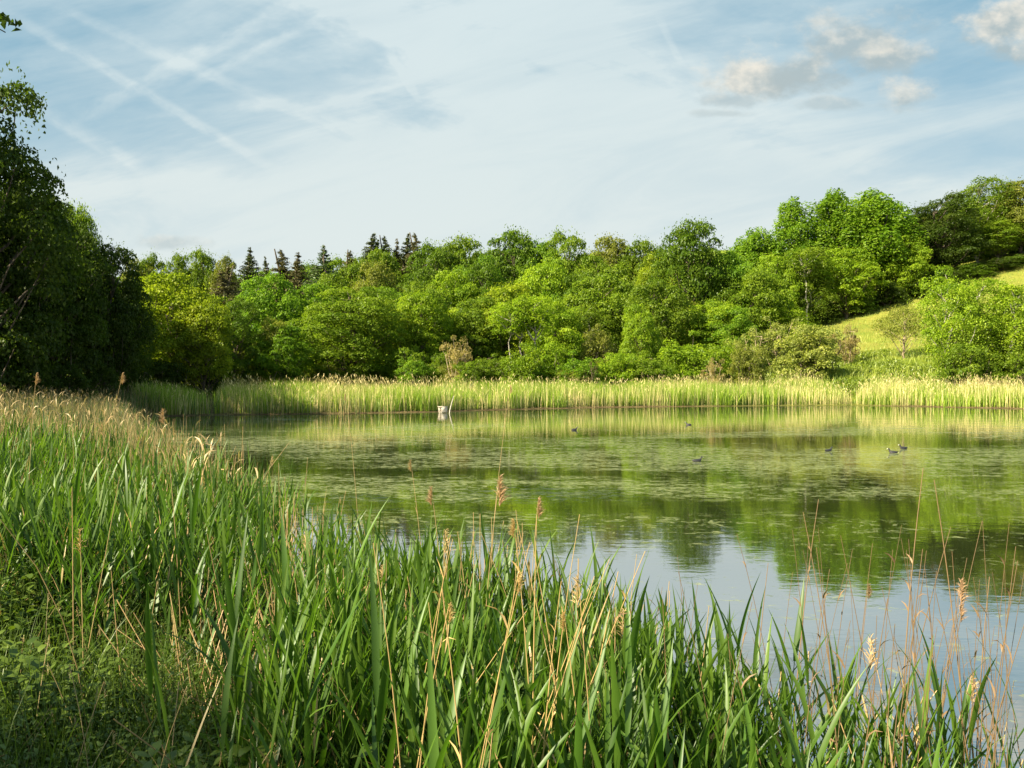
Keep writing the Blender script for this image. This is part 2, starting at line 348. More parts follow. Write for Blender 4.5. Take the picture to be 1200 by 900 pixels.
# ---------------------------------------------------------------- trees
def leaf_quads(g, P, N, size, val, rng, aspect=.62):
    n = len(P); r = unit(rng.normal(size=(n, 3))); a = unit(np.cross(N, r)); b = np.cross(N, a)
    L = (size*rng.uniform(.7, 1.3, n))[:, None]; W = L*aspect
    k = N*L*.12
    V = np.stack([P-a*L*.5-k, P+b*W*.5+k, P+a*L*.5-k, P-b*W*.5+k], 1)
    g.add(V.reshape(-1, 3), np.arange(n*4).reshape(n, 4), val)
def clump(g, rng, c, r, n, size, flat=.75, lean=(0, 0, 0)):
    d = unit(rng.normal(size=(n, 3))); d[:, 2] = np.where(d[:, 2] < -.35, -d[:, 2]*.6, d[:, 2]); d = unit(d)
    # lumpy outline: radius follows a few random lobes
    lob = unit(rng.normal(size=(7, 3))); k = np.max(d@lob.T, axis=1)
    rr = r*(.55+.5*np.clip(k, 0, 1)**2)*rng.uniform(.55, 1.06, n)**.5
    P = c + d*rr[:, None]*np.array([1, 1, flat]) + np.outer(rr/r, lean)*r
    N = unit(d*.8+rng.normal(size=(n, 3))*.55+np.array([0, 0, .35]))
    leaf_quads(g, P, N, size, np.clip(rng.normal(.45, .16, n)+rng.normal(0, .12), 0, .83), rng)
def limb(g, rng, a, b, r0, r1, K=6, sag=.08, sides=6):
    a = np.array(a, float); b = np.array(b, float); t = np.linspace(0, 1, K)[:, None]
    L = np.linalg.norm(b-a); mid = rng.normal(size=3)*L*sag
    P = a+(b-a)*t + mid*np.sin(t*np.pi) + rng.normal(size=(K, 3))*L*.012
    P[0] = a; tubes(g, P[None], (r0+(r1-r0)*t[:, 0])[None], sides, .5); return P
def mk_tree(seed, H=10., kind='round', n_leaf=14000, size=.26, bark=None, low=.16):
    """a tree of height H standing at the origin: returns (trunk mesh, crown mesh, radius)"""
    rng = np.random.default_rng(seed); gc = Geo(); gt = Geo()
    clumps = []
    if kind in ('round', 'tall', 'airy', 'orchard', 'stem'):
        if kind == 'round': R_ = H*.42; c0 = H*(low+(1-low)*.5); rz = H*(1-low)*.5; n = 95; cr = .27*R_
        elif kind == 'tall': R_ = H*.26; c0 = H*.54; rz = H*.47; n = 110; cr = .27*R_
        elif kind == 'stem': R_ = H*.20; c0 = H*.80; rz = H*.19; n = 34; cr = .34*R_
        elif kind == 'orchard': R_ = H*.56; c0 = H*.66; rz = H*.30; n = 40; cr = .27*R_
        else: R_ = H*.30; c0 = H*.56; rz = H*.43; n = 58; cr = .30*R_
        if low < .1: n = 120; cr = .235*R_
        ga = np.pi*(3-5**.5); lob = unit(rng.normal(size=(9, 3)))
        for i in range(n):
            zz = 1-2*(i+.5)/n; th = ga*i+rng.normal()*.25; s = math.sqrt(1-zz*zz)
            d = np.array([s*math.cos(th), s*math.sin(th), zz]); k = max(0, float(np.max(lob@d)))
            f = ((.58+.34*k*k) if low > .1 else (.46+.48*k*k))*rng.uniform(.82, 1.08)
            if rng.random() < .22: f *= .6
            if kind == 'tall': w = (1-.60*max(zz, 0)**1.2); d = d*np.array([w, w, 1])
            if kind == 'round' and zz < -.2: d = d*np.array([1.08, 1.08, 1])
            p = np.array([d[0]*R_*f, d[1]*R_*f, c0+d[2]*rz*(f/.86 if f/.86 < 1 else 1)])
            clumps.append((p, cr*rng.uniform(.65, 1.35)*(.8 if zz > .8 else 1)))
        clumps.append((np.array([rng.normal()*.03*H, 0, H*.94-cr*.4]), cr*.8))
        per = n_leaf//len(clumps)
        for p, r in clumps:
            m = int(per*(r/cr)**1.6)
            clump(gc, rng, p, r, max(m, 20), size, .62 if kind == 'round' else (1.5 if kind == 'tall' else .85), (0, 0, .35) if kind == 'tall' else (0, 0, 0))
            # loose sprays past the clump so that the outline frays
            q = max(int(m*.16), 4); d = unit(rng.normal(size=(q, 3)))
            leaf_quads(gc, p+d*r*rng.uniform(.85, 1.15, (q, 1)), unit(rng.normal(size=(q, 3))+[0, 0, .6]), size*.9, np.clip(rng.normal(.55, .15, q), 0, .83), rng)
            if kind == 'airy':
                q = m//3; P = p+rng.normal(size=(q, 3))*[r*.8, r*.8, 0]; P[:, 2] -= rng.uniform(.2, 1.7, q)*r
                leaf_quads(gc, P, unit(rng.normal(size=(q, 3))*[1, 1, .4]), size*.8, np.clip(rng.normal(.5, .15, q), 0, .83), rng)
        top = np.array([rng.normal()*.02*H, rng.normal()*.02*H, H*.86])
        tr = limb(gt, rng, (0, 0, -.3), top, {'airy': H*.014, 'stem': H*.0105}.get(kind, H*.024), H*.0035, 12, .03, 8)
        for p, r in clumps[::2]:
            zt = min(max(p[2]-np.hypot(p[0], p[1])*rng.uniform(.6, 1.0), H*.12), H*.8)
            k = int(np.clip(zt/(H*.86)*11, 1, 10)); limb(gt, rng, tr[k], p, H*.007, H*.0018, 6, .07, 5)
    elif kind == 'spruce':
        R_ = H*.19; limb(gt, rng, (0, 0, -.3), (0, 0, H*.99), H*.016, H*.002, 9, .004, 7)
        nl = 40
        for i in range(nl):
            z = H*(.10+.88*i/nl); rad = R_*(1-(i/nl))**.95*rng.uniform(.8, 1.15)+.05
            for j in range(9 if i < nl*.75 else 6):
                th = rng.uniform(0, 2*np.pi); L = rad*rng.uniform(.6, 1.15); K = 5
                P = arc(np.array([[0, 0, z+rng.normal()*.15]]), np.array([th]), np.array([R(70)]), np.array([R(112-35*i/nl)]), np.array([L]), K)
                tubes(gt, P, np.linspace(.03, .008, K)[None], 3, .4)
                m = int(14+L*70); tt = rng.uniform(.12, 1.0, m)*(K-1); k = np.minimum(tt.astype(int), K-2); fr = (tt-k)[:, None]
                Q = P[0][k]*(1-fr)+P[0][k+1]*fr; Q = Q+rng.normal(size=(m, 3))*[.02+.10*L, .02+.10*L, .04]; Q[:, 2] -= rng.uniform(0, .26, m)*min(1, L)
                leaf_quads(gc, Q, unit(rng.normal(size=(m, 3))*[.8, .8, .5]+[0, 0, .25]), .09+.08*min(1, L), np.clip(rng.normal(.4, .2, m), 0, .83), rng, .36)
    elif kind in ('shrub', 'bush'):
        # several stems fanning out from the base
        R_ = H*.52; ns = 9 if kind == 'shrub' else 12
        for i in range(ns):
            th = 2*np.pi*i/ns+rng.normal()*.3; sp = rng.uniform(.15, .85)
            tip = np.array([math.cos(th)*sp*R_, math.sin(th)*sp*R_, H*rng.uniform(.60, .86)*(1-.35*sp)])
            P = limb(gt, rng, (rng.normal()*.05*H, rng.normal()*.05*H, -.2), tip, H*.016, H*.004, 8, .08, 6)
            for j in range(6 if kind == 'shrub' else 9):
                k = rng.integers(2 if kind == 'shrub' else 1, 8); q = P[k]+unit(rng.normal(size=3)*[1, 1, .6])*H*rng.uniform(.07, .2)
                q[2] = max(q[2], .08*H); limb(gt, rng, P[k], q, H*.006, H*.0015, 4, .1, 4)
                clumps.append((q, H*rng.uniform(.07, .14)))
        if kind == 'bush':
            for i in range(70):
                d = unit(rng.normal(size=3)); d[2] = abs(d[2]); f = rng.uniform(.7, .92)
                clumps.append((np.array([d[0]*R_*f, d[1]*R_*f, max(.07*H, d[2]*H*.86*f)]), H*rng.uniform(.08, .16)))
        per = n_leaf//len(clumps)
        for p, r in clumps: clump(gc, rng, p, r, max(int(per*rng.uniform(.6, 1.4)), 12), size, .8, (0, 0, .2))
    return gt.mesh('trunk', bark or M_BARK, True), gc.mesh('crown', M_NEEDLE if kind == 'spruce' else M_LEAF)

PROTO = {
 'round': [mk_tree(s, 10, 'round', 26000, .21) for s in (1, 2, 3, 4, 5)],
 'dense': [mk_tree(s, 10, 'round', 42000, .155, low=.04) for s in (11, 12, 13)],
 'tall': [mk_tree(s, 10, 'tall', 19000, .18) for s in (21, 22, 23)],
 'airy': [mk_tree(s, 10, 'airy', 15000, .165, M_BIRCH) for s in (31, 32, 33)],
 'stem': [mk_tree(s, 10, 'stem', 5200, .16, M_BIRCH) for s in (81, 82, 83)],
 'orchard': [mk_tree(71, 5, 'orchard', 5200, .13, M_PALEBARK)],
 'spruce': [mk_tree(s, 10, 'spruce') for s in (41, 42, 43)],
 'shrub': [mk_tree(s, 5, 'shrub', 5200, .13, M_PALEBARK) for s in (51, 52, 53)],
 'bush': [mk_tree(s, 5, 'bush', 15000, .15) for s in (61, 62, 63)],
}
PH = {'round': 10, 'dense': 10, 'tall': 10, 'airy': 10, 'spruce': 10, 'stem': 10, 'orchard': 5, 'shrub': 5, 'bush': 5}
PW = {'round': 8.6, 'dense': 8.6, 'tall': 5.0, 'airy': 6.2, 'spruce': 3.9, 'stem': 4.2, 'orchard': 5.6, 'shrub': 5.4, 'bush': 5.2}
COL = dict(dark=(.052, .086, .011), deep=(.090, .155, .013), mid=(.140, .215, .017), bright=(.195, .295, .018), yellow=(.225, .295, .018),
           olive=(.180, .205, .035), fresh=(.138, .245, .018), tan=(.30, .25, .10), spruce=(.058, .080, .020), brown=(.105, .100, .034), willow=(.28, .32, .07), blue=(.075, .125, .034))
cnt = {}
NAME = {'round': 'broadleaf_tree', 'dense': 'broadleaf_tree', 'tall': 'poplar_tree', 'airy': 'birch_tree', 'spruce': 'spruce_tree', 'stem': 'birch_tree', 'orchard': 'apple_tree', 'shrub': 'shrub', 'bush': 'bush'}
CAT = {'round': 'tree', 'dense': 'tree', 'tall': 'tree', 'airy': 'birch', 'spruce': 'spruce', 'stem': 'birch', 'orchard': 'tree', 'shrub': 'shrub', 'bush': 'bush'}
trng = np.random.default_rng(77)
def tree_at(x, y, h, w, kind, c, label, group=None, var=None, name=None):
    k = cnt.get(kind, 0); cnt[kind] = k+1
    tm, cm = PROTO[kind][(k if var is None else var) % len(PROTO[kind])]
    o = empty(name or NAME[kind], (x, y, ground_z(x, y)-.1), float(trng.uniform(0, 6.28))); o.rotation_euler[0] = float(trng.normal(0, .035)); o.rotation_euler[1] = float(trng.normal(0, .035))
    s = h/PH[kind]; sx = w/PW[kind]; o.scale = (sx, sx, s)
    link('trunk', tm, o); j = trng.uniform(.9, 1.1); cc = COL[c]
    link('crown', cm, o, tuple(v*j for v in cc)); tag(o, label, CAT[kind], group); return o
def tree(px, top, wpx, D, kind, c, label, group=None, var=None, name=None):
    """px: column of the trunk, top: row of the tree top, wpx: width, all as seen in the photograph; D: metres away"""
    x = (px-600)/F*D; z = ground_z(x, D); h = HC+(HY-top)/F*D - z
    return tree_at(x, D, h, wpx/F*D, kind, c, label, group, var, name)

# left bank, near and mostly in shade
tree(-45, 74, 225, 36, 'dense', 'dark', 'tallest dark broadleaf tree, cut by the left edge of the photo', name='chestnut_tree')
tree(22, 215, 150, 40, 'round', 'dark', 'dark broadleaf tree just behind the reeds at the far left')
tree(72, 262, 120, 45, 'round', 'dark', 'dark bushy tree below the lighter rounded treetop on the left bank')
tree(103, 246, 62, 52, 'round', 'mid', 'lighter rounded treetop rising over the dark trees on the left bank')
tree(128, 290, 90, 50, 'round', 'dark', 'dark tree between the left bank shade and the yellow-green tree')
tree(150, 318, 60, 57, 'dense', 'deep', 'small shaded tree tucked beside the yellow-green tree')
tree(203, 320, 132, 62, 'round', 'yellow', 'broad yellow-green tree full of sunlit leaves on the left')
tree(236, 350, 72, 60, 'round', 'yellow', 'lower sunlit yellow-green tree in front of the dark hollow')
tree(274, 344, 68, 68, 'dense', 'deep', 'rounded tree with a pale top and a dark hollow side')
# middle distance, left to centre
tree(315, 324, 78, 76, 'round', 'fresh', 'fresh green tall tree left of the widest round tree')
tree(296, 385, 60, 70, 'bush', 'olive', 'olive bush at the reed edge below the fresh green tree')
tree(330, 378, 66, 69, 'round', 'fresh', 'low bright green tree against the left flank of the widest tree')
tree(408, 328, 138, 74, 'dense', 'mid', 'widest round tree, its crown reaching down to the reeds')
tree(372, 334, 90, 80, 'round', 'fresh', 'green tree just behind the left shoulder of the widest tree')
tree(455, 350, 60, 79, 'round', 'yellow', 'yellowish tree leaning out on the right flank of the widest tree')
tree(492, 340, 80, 82, 'round', 'bright', 'bright green tree right of the widest round tree')
tree(478, 392, 60, 74, 'bush', 'mid', 'dark green bush in the gap right of the widest tree')
tree(538, 374, 52, 70, 'shrub', 'tan', 'sparse brownish shrub with bare branches showing')
tree(560, 350, 70, 86, 'round', 'mid', 'mid green tree behind the sparse brownish shrub')
tree(520, 402, 40, 73, 'bush', 'mid', 'low green bush at the foot of the sparse brownish shrub')
tree(590, 334, 92, 88, 'round', 'yellow', 'yellow-green tree over the white birch stems')
tree(598, 352, 50, 71, 'stem', 'bright', 'birch with a bare white stem, left of three')
tree(609, 346, 52, 72, 'stem', 'mid', 'birch with a bare white stem, middle of three')
tree(320, 372, 34, 69, 'stem', 'olive', 'pale-stemmed tree below the fresh green tree')
tree(948, 288, 52, 108, 'stem', 'mid', 'bare-stemmed birch before the first poplar')
tree(624, 344, 56, 71.5, 'stem', 'bright', 'birch with a bare white stem, right of three', var=2)
tree(573, 408, 52, 70, 'bush', 'mid', 'green bush below the left birch')
tree(610, 398, 56, 69, 'bush', 'bright', 'bright bush standing below the birch stems')
tree(645, 388, 66, 71, 'bush', 'bright', 'bright yellow-green bush right of the birches')
tree(650, 352, 66, 84, 'round', 'bright', 'bright tree behind the bushes right of the birches')
tree(702, 369, 52, 74, 'bush', 'olive', 'round olive bush with a smooth dome')
tree(680, 408, 62, 69, 'bush', 'fresh', 'green bush in front of the round olive dome')
tree(722, 402, 60, 70, 'bush', 'bright', 'leafy bright bush right of the round olive dome')
tree(693, 415, 26, 67.5, 'shrub', 'brown', 'small brown shrub among the bright bushes')
tree(750, 355, 50, 77, 'round', 'bright', 'luminous green young tree beside the olive dome')
tree(768, 330, 80, 84, 'round', 'mid', 'mid green tree left of the tall dark tree')
tree(700, 325, 100, 92, 'round', 'mid', 'loose olive-green tree above the round olive dome', var=1)
tree(762, 408, 66, 70, 'bush', 'mid', 'dark-based bush at the reed edge below the young tree')
tree(800, 384, 82, 72, 'bush', 'bright', 'wide rounded bush below the tall dark tree')
tree(808, 264, 92, 96, 'round', 'deep', 'tall dark green tree standing alone above the middle')
tree(845, 298, 76, 98, 'round', 'fresh', 'fresh green tree right of the tall dark tree')
tree(882, 270, 66, 116, 'tall', 'fresh', 'thin-topped tree between the tall dark tree and the poplars')
tree(880, 312, 86, 94, 'round', 'mid', 'mid green tree under the thin-topped tree')
tree(838, 352, 80, 86, 'round', 'bright', 'low bright tree in front of the fresh green tree')
tree(880, 362, 60, 80, 'shrub', 'willow', 'pale yellow willow shrub, left of three')
tree(912, 352, 68, 82, 'shrub', 'willow', 'pale yellow willow shrub, middle and tallest of three')
tree(946, 366, 84, 76, 'bush', 'willow', 'broad pale willow bush beside the hay slope')
tree(836, 410, 34, 68, 'shrub', 'tan', 'small tan shrub at the reed edge')
tree(874, 395, 48, 70, 'bush', 'olive', 'olive bush with pale twigs at the reed edge')
tree(850, 388, 50, 75, 'bush', 'bright', 'bright bush behind the small tan shrub')
tree(992, 362, 44, 83, 'shrub', 'tan', 'thin leaning shrub on the lower edge of the hay slope')
# orchard tree and young trees on the right
tree(1058, 358, 66, 84, 'orchard', 'olive', 'small gnarled apple tree alone on the grassy slope')
tree(1112, 316, 76, 68, 'airy', 'bright', 'young slender tree, left and tallest of the clump on the right', var=0)
tree(1150, 325, 88, 70, 'airy', 'bright', 'young leafy tree in the middle of the right-hand clump', var=1)
tree(1188, 334, 90, 68, 'airy', 'bright', 'young tree at the right edge of the clump', var=2)
tree(1125, 388, 66, 66.5, 'bush', 'mid', 'dark leafy bush at the foot of the young trees')
tree(1176, 398, 70, 67, 'bush', 'mid', 'green bush under the rightmost young tree')
tree(1222, 350, 70, 70, 'round', 'mid', 'tree half cut off by the right edge of the photo')
# the tall row along the top of the hay slope
tree(924, 243, 72, 116, 'tall', 'fresh', 'leftmost of the tall green poplars above the hay slope')
tree(975, 229, 92, 117, 'tall', 'fresh', 'second tall poplar above the hay slope, with a twin top')
tree(950, 300, 56, 110, 'airy', 'mid', 'birch with bare leaning stem in front of the poplars')
tree(990, 290, 80, 111, 'round', 'bright', 'bright low tree between the second and third poplar')
tree(1030, 225, 98, 116, 'tall', 'fresh', 'third and tallest poplar above the hay slope')
tree(1060, 276, 62, 114, 'round', 'bright', 'bright leafy tree leaning from the tallest poplar')
tree(1105, 228, 110, 120, 'dense', 'dark', 'big dark round tree at the top of the hay slope')
tree(1148, 209, 76, 124, 'airy', 'mid', 'tall feathery birch behind the big dark tree')
tree(1195, 213, 80, 124, 'round', 'olive', 'tall olive-green tree at the upper right edge')
tree(1168, 258, 70, 122, 'round', 'mid', 'lower tree between the feathery birch and the right edge')
tree(1225, 235, 70, 122, 'round', 'deep', 'dark tree cut by the upper right edge')
tree(905, 300, 60, 108, 'round', 'bright', 'bright tree at the foot of the leftmost poplar')
tree(1080, 300, 60, 121, 'round', 'deep', 'dark low tree at the foot of the big dark tree')
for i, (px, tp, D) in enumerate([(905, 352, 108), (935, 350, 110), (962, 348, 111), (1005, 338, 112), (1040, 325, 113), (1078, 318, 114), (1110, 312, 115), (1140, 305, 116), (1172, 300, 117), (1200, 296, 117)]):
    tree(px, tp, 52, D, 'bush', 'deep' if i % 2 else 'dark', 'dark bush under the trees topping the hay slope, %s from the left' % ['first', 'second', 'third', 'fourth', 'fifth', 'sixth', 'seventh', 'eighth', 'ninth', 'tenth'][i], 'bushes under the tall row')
# skyline broadleaves
SK = [(155, 302, 40, 118, 'olive'), (182, 300, 44, 122, 'mid'), (210, 300, 40, 120, 'mid'), (236, 296, 46, 121, 'mid'), (258, 303, 40, 118, 'olive'),
      (385, 318, 60, 104, 'mid'), (418, 306, 66, 108, 'mid'), (500, 290, 74, 108, 'deep'), (540, 283, 80, 112, 'mid'), (600, 273, 84, 116, 'deep'), (572, 298, 66, 100, 'fresh'),
      (640, 284, 66, 116, 'fresh'), (668, 277, 70, 116, 'mid'), (722, 280, 74, 116, 'olive'), (752, 284, 60, 114, 'mid'), (776, 296, 54, 108, 'yellow'), (640, 306, 80, 98, 'bright'),
      (440, 312, 70, 97, 'olive'), (455, 296, 60, 110, 'mid'), (520, 318, 70, 94, 'bright'), (700, 298, 80, 104, 'mid'), (865, 290, 56, 118, 'mid'), (560, 312, 64, 97, 'deep'), (675, 322, 70, 95, 'deep')]
SKL = ['low olive treetop at the left end of the wooded skyline', 'second treetop from the left on the wooded skyline', 'rounded treetop left of the tallest left-hand skyline dome', 'tallest dome of the left-hand skyline, before the first spruce',
       'olive treetop touching the first spruce', 'tree below the lone sharp spruce', 'round tree under the stocky spruce', 'dark treetop right of the pair of spruces', 'broad green treetop right of the spruces',
       'highest broad dark dome in the middle of the skyline', 'fresh green crown below the highest dome', 'fresh treetop right of the highest dome', 'second high dome right of the highest one', 'olive dome right of the second high dome',
       'mid green treetop left of the tall dark tree', 'yellow-green treetop touching the tall dark tree', 'bright crown below the skyline over the birches', 'olive crown under the big spruces', 'green crown at the foot of the big spruces',
       'bright crown halfway up the wooded slope, left of centre', 'mid green crown below the olive dome', 'treetop filling the dip left of the poplars', 'dark crown on the slope left of the birches', 'deep green crown on the slope above the olive dome']
for (px, tp, w, D, c), l in zip(SK, SKL): tree(px, tp, w, D, 'round', c, l, 'trees of the wooded skyline')
# spruces on the skyline: px, top, width, distance
SP = [(268, 312, 26, 112, 'brown', 'low brownish spruce left of the first dark spruce'), (293, 289, 28, 116, 'spruce', 'first dark pointed spruce from the left on the skyline'), (311, 301, 15, 112, 'spruce', 'thin ragged spruce beside the first dark one'),
      (331, 293, 32, 112, 'brown', 'brownish spruce, left of a touching pair'), (345, 296, 28, 114, 'brown', 'brownish spruce, right of a touching pair'),
      (370, 287, 27, 106, 'blue', 'lone sharp spruce with clear tiers of branches'), (403, 294, 28, 110, 'brown', 'stocky brownish spruce left of the tallest spruces'),
      (430, 281, 26, 114, 'spruce', 'dark spruce at the left of the tallest spruce cluster'), (441, 273, 34, 114, 'spruce', 'tallest spruce of the dark cluster'), (456, 276, 26, 115, 'spruce', 'spruce right beside the tallest one in the cluster'),
      (467, 281, 18, 116, 'brown', 'thin reddish spruce between two darker ones'), (475, 274, 24, 117, 'spruce', 'dark spruce left of the last one in the row'), (487, 273, 26, 116, 'brown', 'last brownish spruce in the skyline row'),
      (275, 318, 30, 104, 'brown', 'shaded low spruce below the first dark spruce'), (350, 322, 28, 100, 'brown', 'low spruce below the brownish pair')]
for px, tp, w, D, c, l in SP: tree(px, tp-3, w*4.0, D, 'spruce', c, l, 'spruces on the skyline')
# woodland fill behind, and down the slope between the named trees
fr = np.random.default_rng(5)
for i in range(34):
    px = 150+i*31+fr.uniform(-8, 8); D = fr.uniform(126, 146)
    lim = np.interp(px, [120, 300, 480, 600, 800, 900, 1050, 1200, 1300], [312, 312, 292, 284, 290, 282, 246, 226, 224])
    tree(px, lim+fr.uniform(2, 16), 74, D, 'round', ['mid', 'deep', 'olive', 'deep'][i % 4], '%s treetop deep in the wood behind the skyline trees, %s from the left' % (['mid green', 'dark', 'olive', 'deep green'][i % 4], ordinal(i+1)), 'trees deeper in the wood')
for i in range(22):
    px = 120+i*38+fr.uniform(-10, 10); D = fr.uniform(84, 102)
    if 985 < px < 1200: continue
    top = np.interp(px, [120, 300, 480, 700, 900], [340, 352, 338, 345, 352])+fr.uniform(-8, 14)
    tree(px, top, 70, D, 'airy' if i % 3 == 0 else 'round', ['mid', 'bright', 'deep', 'olive', 'fresh'][i % 5], '%s tree among others halfway up the wooded slope, %s from the left' % (['mid green', 'bright', 'dark', 'olive', 'fresh green'][i % 5], ordinal(i+1)), 'trees on the wooded slope')
for i in range(20):
    px = 130+i*36+fr.uniform(-8, 8); D = fr.uniform(68, 78)
    tree(px, 418+fr.uniform(-8, 8), 52, D, 'bush', ['mid', 'bright', 'fresh', 'olive'][i % 4], 'low %s bush at the wood edge behind the reeds, %s from the left' % (['mid green', 'bright', 'fresh green', 'olive'][i % 4], ordinal(i+1)), 'low bushes at the wood edge')
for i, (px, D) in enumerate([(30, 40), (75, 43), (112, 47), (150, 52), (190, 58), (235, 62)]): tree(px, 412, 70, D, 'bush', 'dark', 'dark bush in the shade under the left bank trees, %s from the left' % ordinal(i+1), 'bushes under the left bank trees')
# unseen trees beyond the frame, added to shade the left bank and foreground
OFF = [(-33, 33, 16, 9), (-31, 41, 14, 9), (-29, 25, 13, 8), (-39, 28, 17, 10), (-38, 42, 15, 9), (-27, 47, 12, 8), (-24, 18, 12, 6.5), (-13.5, -4.5, 11, 6), (-9.2, -3.4, 8, 4.5), (-7.5, 0.2, 5.5, 3.0), (-20, -8, 13, 9), (-30, 53, 13, 9), (-36, 52, 13, 9)]
for i, (x, y, h, w) in enumerate(OFF): tree_at(x, y, h, w, 'dense', 'dark', 'unseen dark broadleaf tree, %s of those added to shade the left bank' % ordinal(i+1), 'unseen trees added to shade the left bank')
for i, px in enumerate((1120, 1155, 1190, 1225)): tree(px, 262, 70, 132, 'bush', 'deep', 'dark thicket behind the big dark round tree, %s from the left' % ordinal(i+1), 'thickets at the top right')

def overhang():
    rng = np.random.default_rng(99); o = empty('alder_tree', (-9.6, 9.0, ground_z(-9.6, 9.0)-.1)); gt = Geo(); gc = Geo(); z0 = o.location.z
    tr = limb(gt, rng, (0, 0, -.3), (.3, 0, 8.6), .15, .03, 12, .03, 8)
    for dx, dz, y in ((4.2, 5.75-z0, .1), (3.95, 6.25-z0, -.2), (2.6, 6.6-z0, .5), (2.4, 7.9-z0, -.4), (1.2, 8.6-z0, .2), (-1.5, 7.5-z0, .2), (-2.2, 6-z0, -.5), (-.6, 9-z0, .4)):
        p = limb(gt, rng, tr[8], (dx, y, dz), .035, .006, 8, .05, 5)[-1]
        if dx > 3: clump(gc, rng, p+np.array([-.05, 0, .08]), .19, 34, .09)
        else: clump(gc, rng, p, .9, 900, .10)
    gt.obj('trunk', M_BARK, o, True); gc.obj('crown', M_LEAF, o, color=COL['dark'])
    tag(o, 'tree with one twig of leaves reaching into the top left corner', 'tree')
overhang()
# ---------------------------------------------------------------- reeds
rr = np.random.default_rng(2024)
def scatter(n, x0, x1, y0, y1, keep):
    P = np.stack([rr.uniform(x0, x1, n), rr.uniform(y0, y1, n)], -1); return P[keep(P[:, 0], P[:, 1])]
def along(path, n, d0, d1):
    """points along a polyline, offset outward (to its left) by d0..d1"""
    p = np.array(path, float); seg = np.diff(p, axis=0); L = np.hypot(*seg.T); cum = np.concatenate([[0], np.cumsum(L)])
    s = rr.uniform(0, cum[-1], n); k = np.clip(np.searchsorted(cum, s)-1, 0, len(L)-1); t = ((s-cum[k])/L[k])[:, None]
    nrm = np.stack([-seg[:, 1], seg[:, 0]], -1)/L[:, None]
    return p[k]+seg[k]*t+nrm[k]*rr.uniform(d0, d1, n)[:, None]
def base3(P, sink=.03):
    return np.concatenate([P, (np.maximum(height(P[:, 0], P[:, 1]), -.35)-sink)[:, None]], 1)
def blades(g, P, h, w, K=4, lean=.25, bend=.5, val=None, fold=0, az=None):
    n = len(P); az = rr.uniform(0, 2*np.pi, n) if az is None else az; th0 = np.abs(rr.normal(0, lean, n)); th1 = th0+np.abs(rr.normal(0, bend, n))
    pts = arc(P, az, th0, th1, h, K); t = np.linspace(0, 1, K)
    wid = w[:, None]*np.clip(np.minimum(.45+2*t, 1)*(1-t**2.2), .03, 1)[None]
    a2 = rr.uniform(0, 2*np.pi, n); s = np.stack([np.cos(a2), np.sin(a2), np.zeros(n)], -1)
    ribbons(g, pts, wid, s, np.clip(rr.normal(.45, .18, n), 0, .83) if val is None else val, fold)
def heads(g, tips, size, az, val=.5, n=14, thin=1.):
    """feathery drooping seed heads"""
    N = len(tips); k = np.repeat(np.arange(N), n); t = np.tile(np.linspace(0, 1, n), N)
    base = tips[k]-np.stack([np.zeros(N*n), np.zeros(N*n), (1-t)*size[k]*.8], -1)
    L = size[k]*rr.uniform(.2, .5, N*n)*(1.1-.7*t); a = az[k]+rr.normal(0, 1.0, N*n)
    pts = arc(base, a, rr.uniform(.2, .6, N*n), rr.uniform(.9, 2.0, N*n), L, 4)
    w = np.broadcast_to(np.array([.5, 1, .8, .15])[None]*.0042*thin, (N*n, 4))*(size[k][:, None]/.2)
    ribbons(g, pts, w, unit(rr.normal(size=(N*n, 3))), np.clip(rr.normal(val, .12, N*n), 0, .83))

# -- far shore belt
def belt(n_green, n_dry):
    gg = Geo(); P = along(FAR[:12], n_green, .0, 6.0)
    P = P[pond_sd(P[:, 0], P[:, 1]) > 1.1*vnoise(P[:, 0]/1.6, P[:, 1]/1.6, 44)-.15]
    P = P[vnoise(P[:, 0]/1.3, P[:, 1]/1.3, 4)+rr.uniform(-.3, .3, len(P)) > .22]; n = len(P)
    h = rr.uniform(.9, 1.6, n)*(.72+.42*vnoise(P[:, 0]/3.5, P[:, 1]/3.5, 8)); blades(gg, base3(P, .1), h, rr.uniform(.012, .03, n), 4, .13, .35)
    tag(gg.obj('green_reeds', M_REED, color=(.22, .325, .032)), 'green reeds of the far shore in the sun', 'reeds', kind='stuff')
    gd = Geo(); P = along(FAR[:12], n_dry, -.05, 7.0)
    edge = rr.uniform(0, 1, len(P)) < .35+.9*vnoise(P[:, 0]/2.2, P[:, 1]/2.2, 14)**1.5; P = P[edge]; n = len(P)
    h = rr.uniform(1.1, 1.95, n)*(.70+.40*vnoise(P[:, 0]/3, P[:, 1]/3, 18)); B = base3(P, .1); blades(gd, B, h, rr.uniform(.006, .014, n), 3, .07, .12)
    k = rr.random(n) < .25; T = B[k]+np.stack([rr.normal(0, .1, k.sum()), rr.normal(0, .1, k.sum()), h[k]*.99], -1)
    pl = arc(T, rr.uniform(0, 6.3, k.sum()), rr.uniform(0, .4, k.sum()), rr.uniform(.5, 1.5, k.sum()), rr.uniform(.14, .26, k.sum()), 3)
    ribbons(gd, pl, np.broadcast_to(np.array([.006, .014, .003])[None], (k.sum(), 3)), unit(rr.normal(size=(k.sum(), 3))), np.clip(rr.normal(.6, .1, k.sum()), 0, .83))
    tag(gd.obj('dry_reeds', M_DRY, color=(.58, .50, .23)), 'straw-coloured dry reeds standing along the far shore', 'reeds', kind='stuff')
belt(75000, 25000)

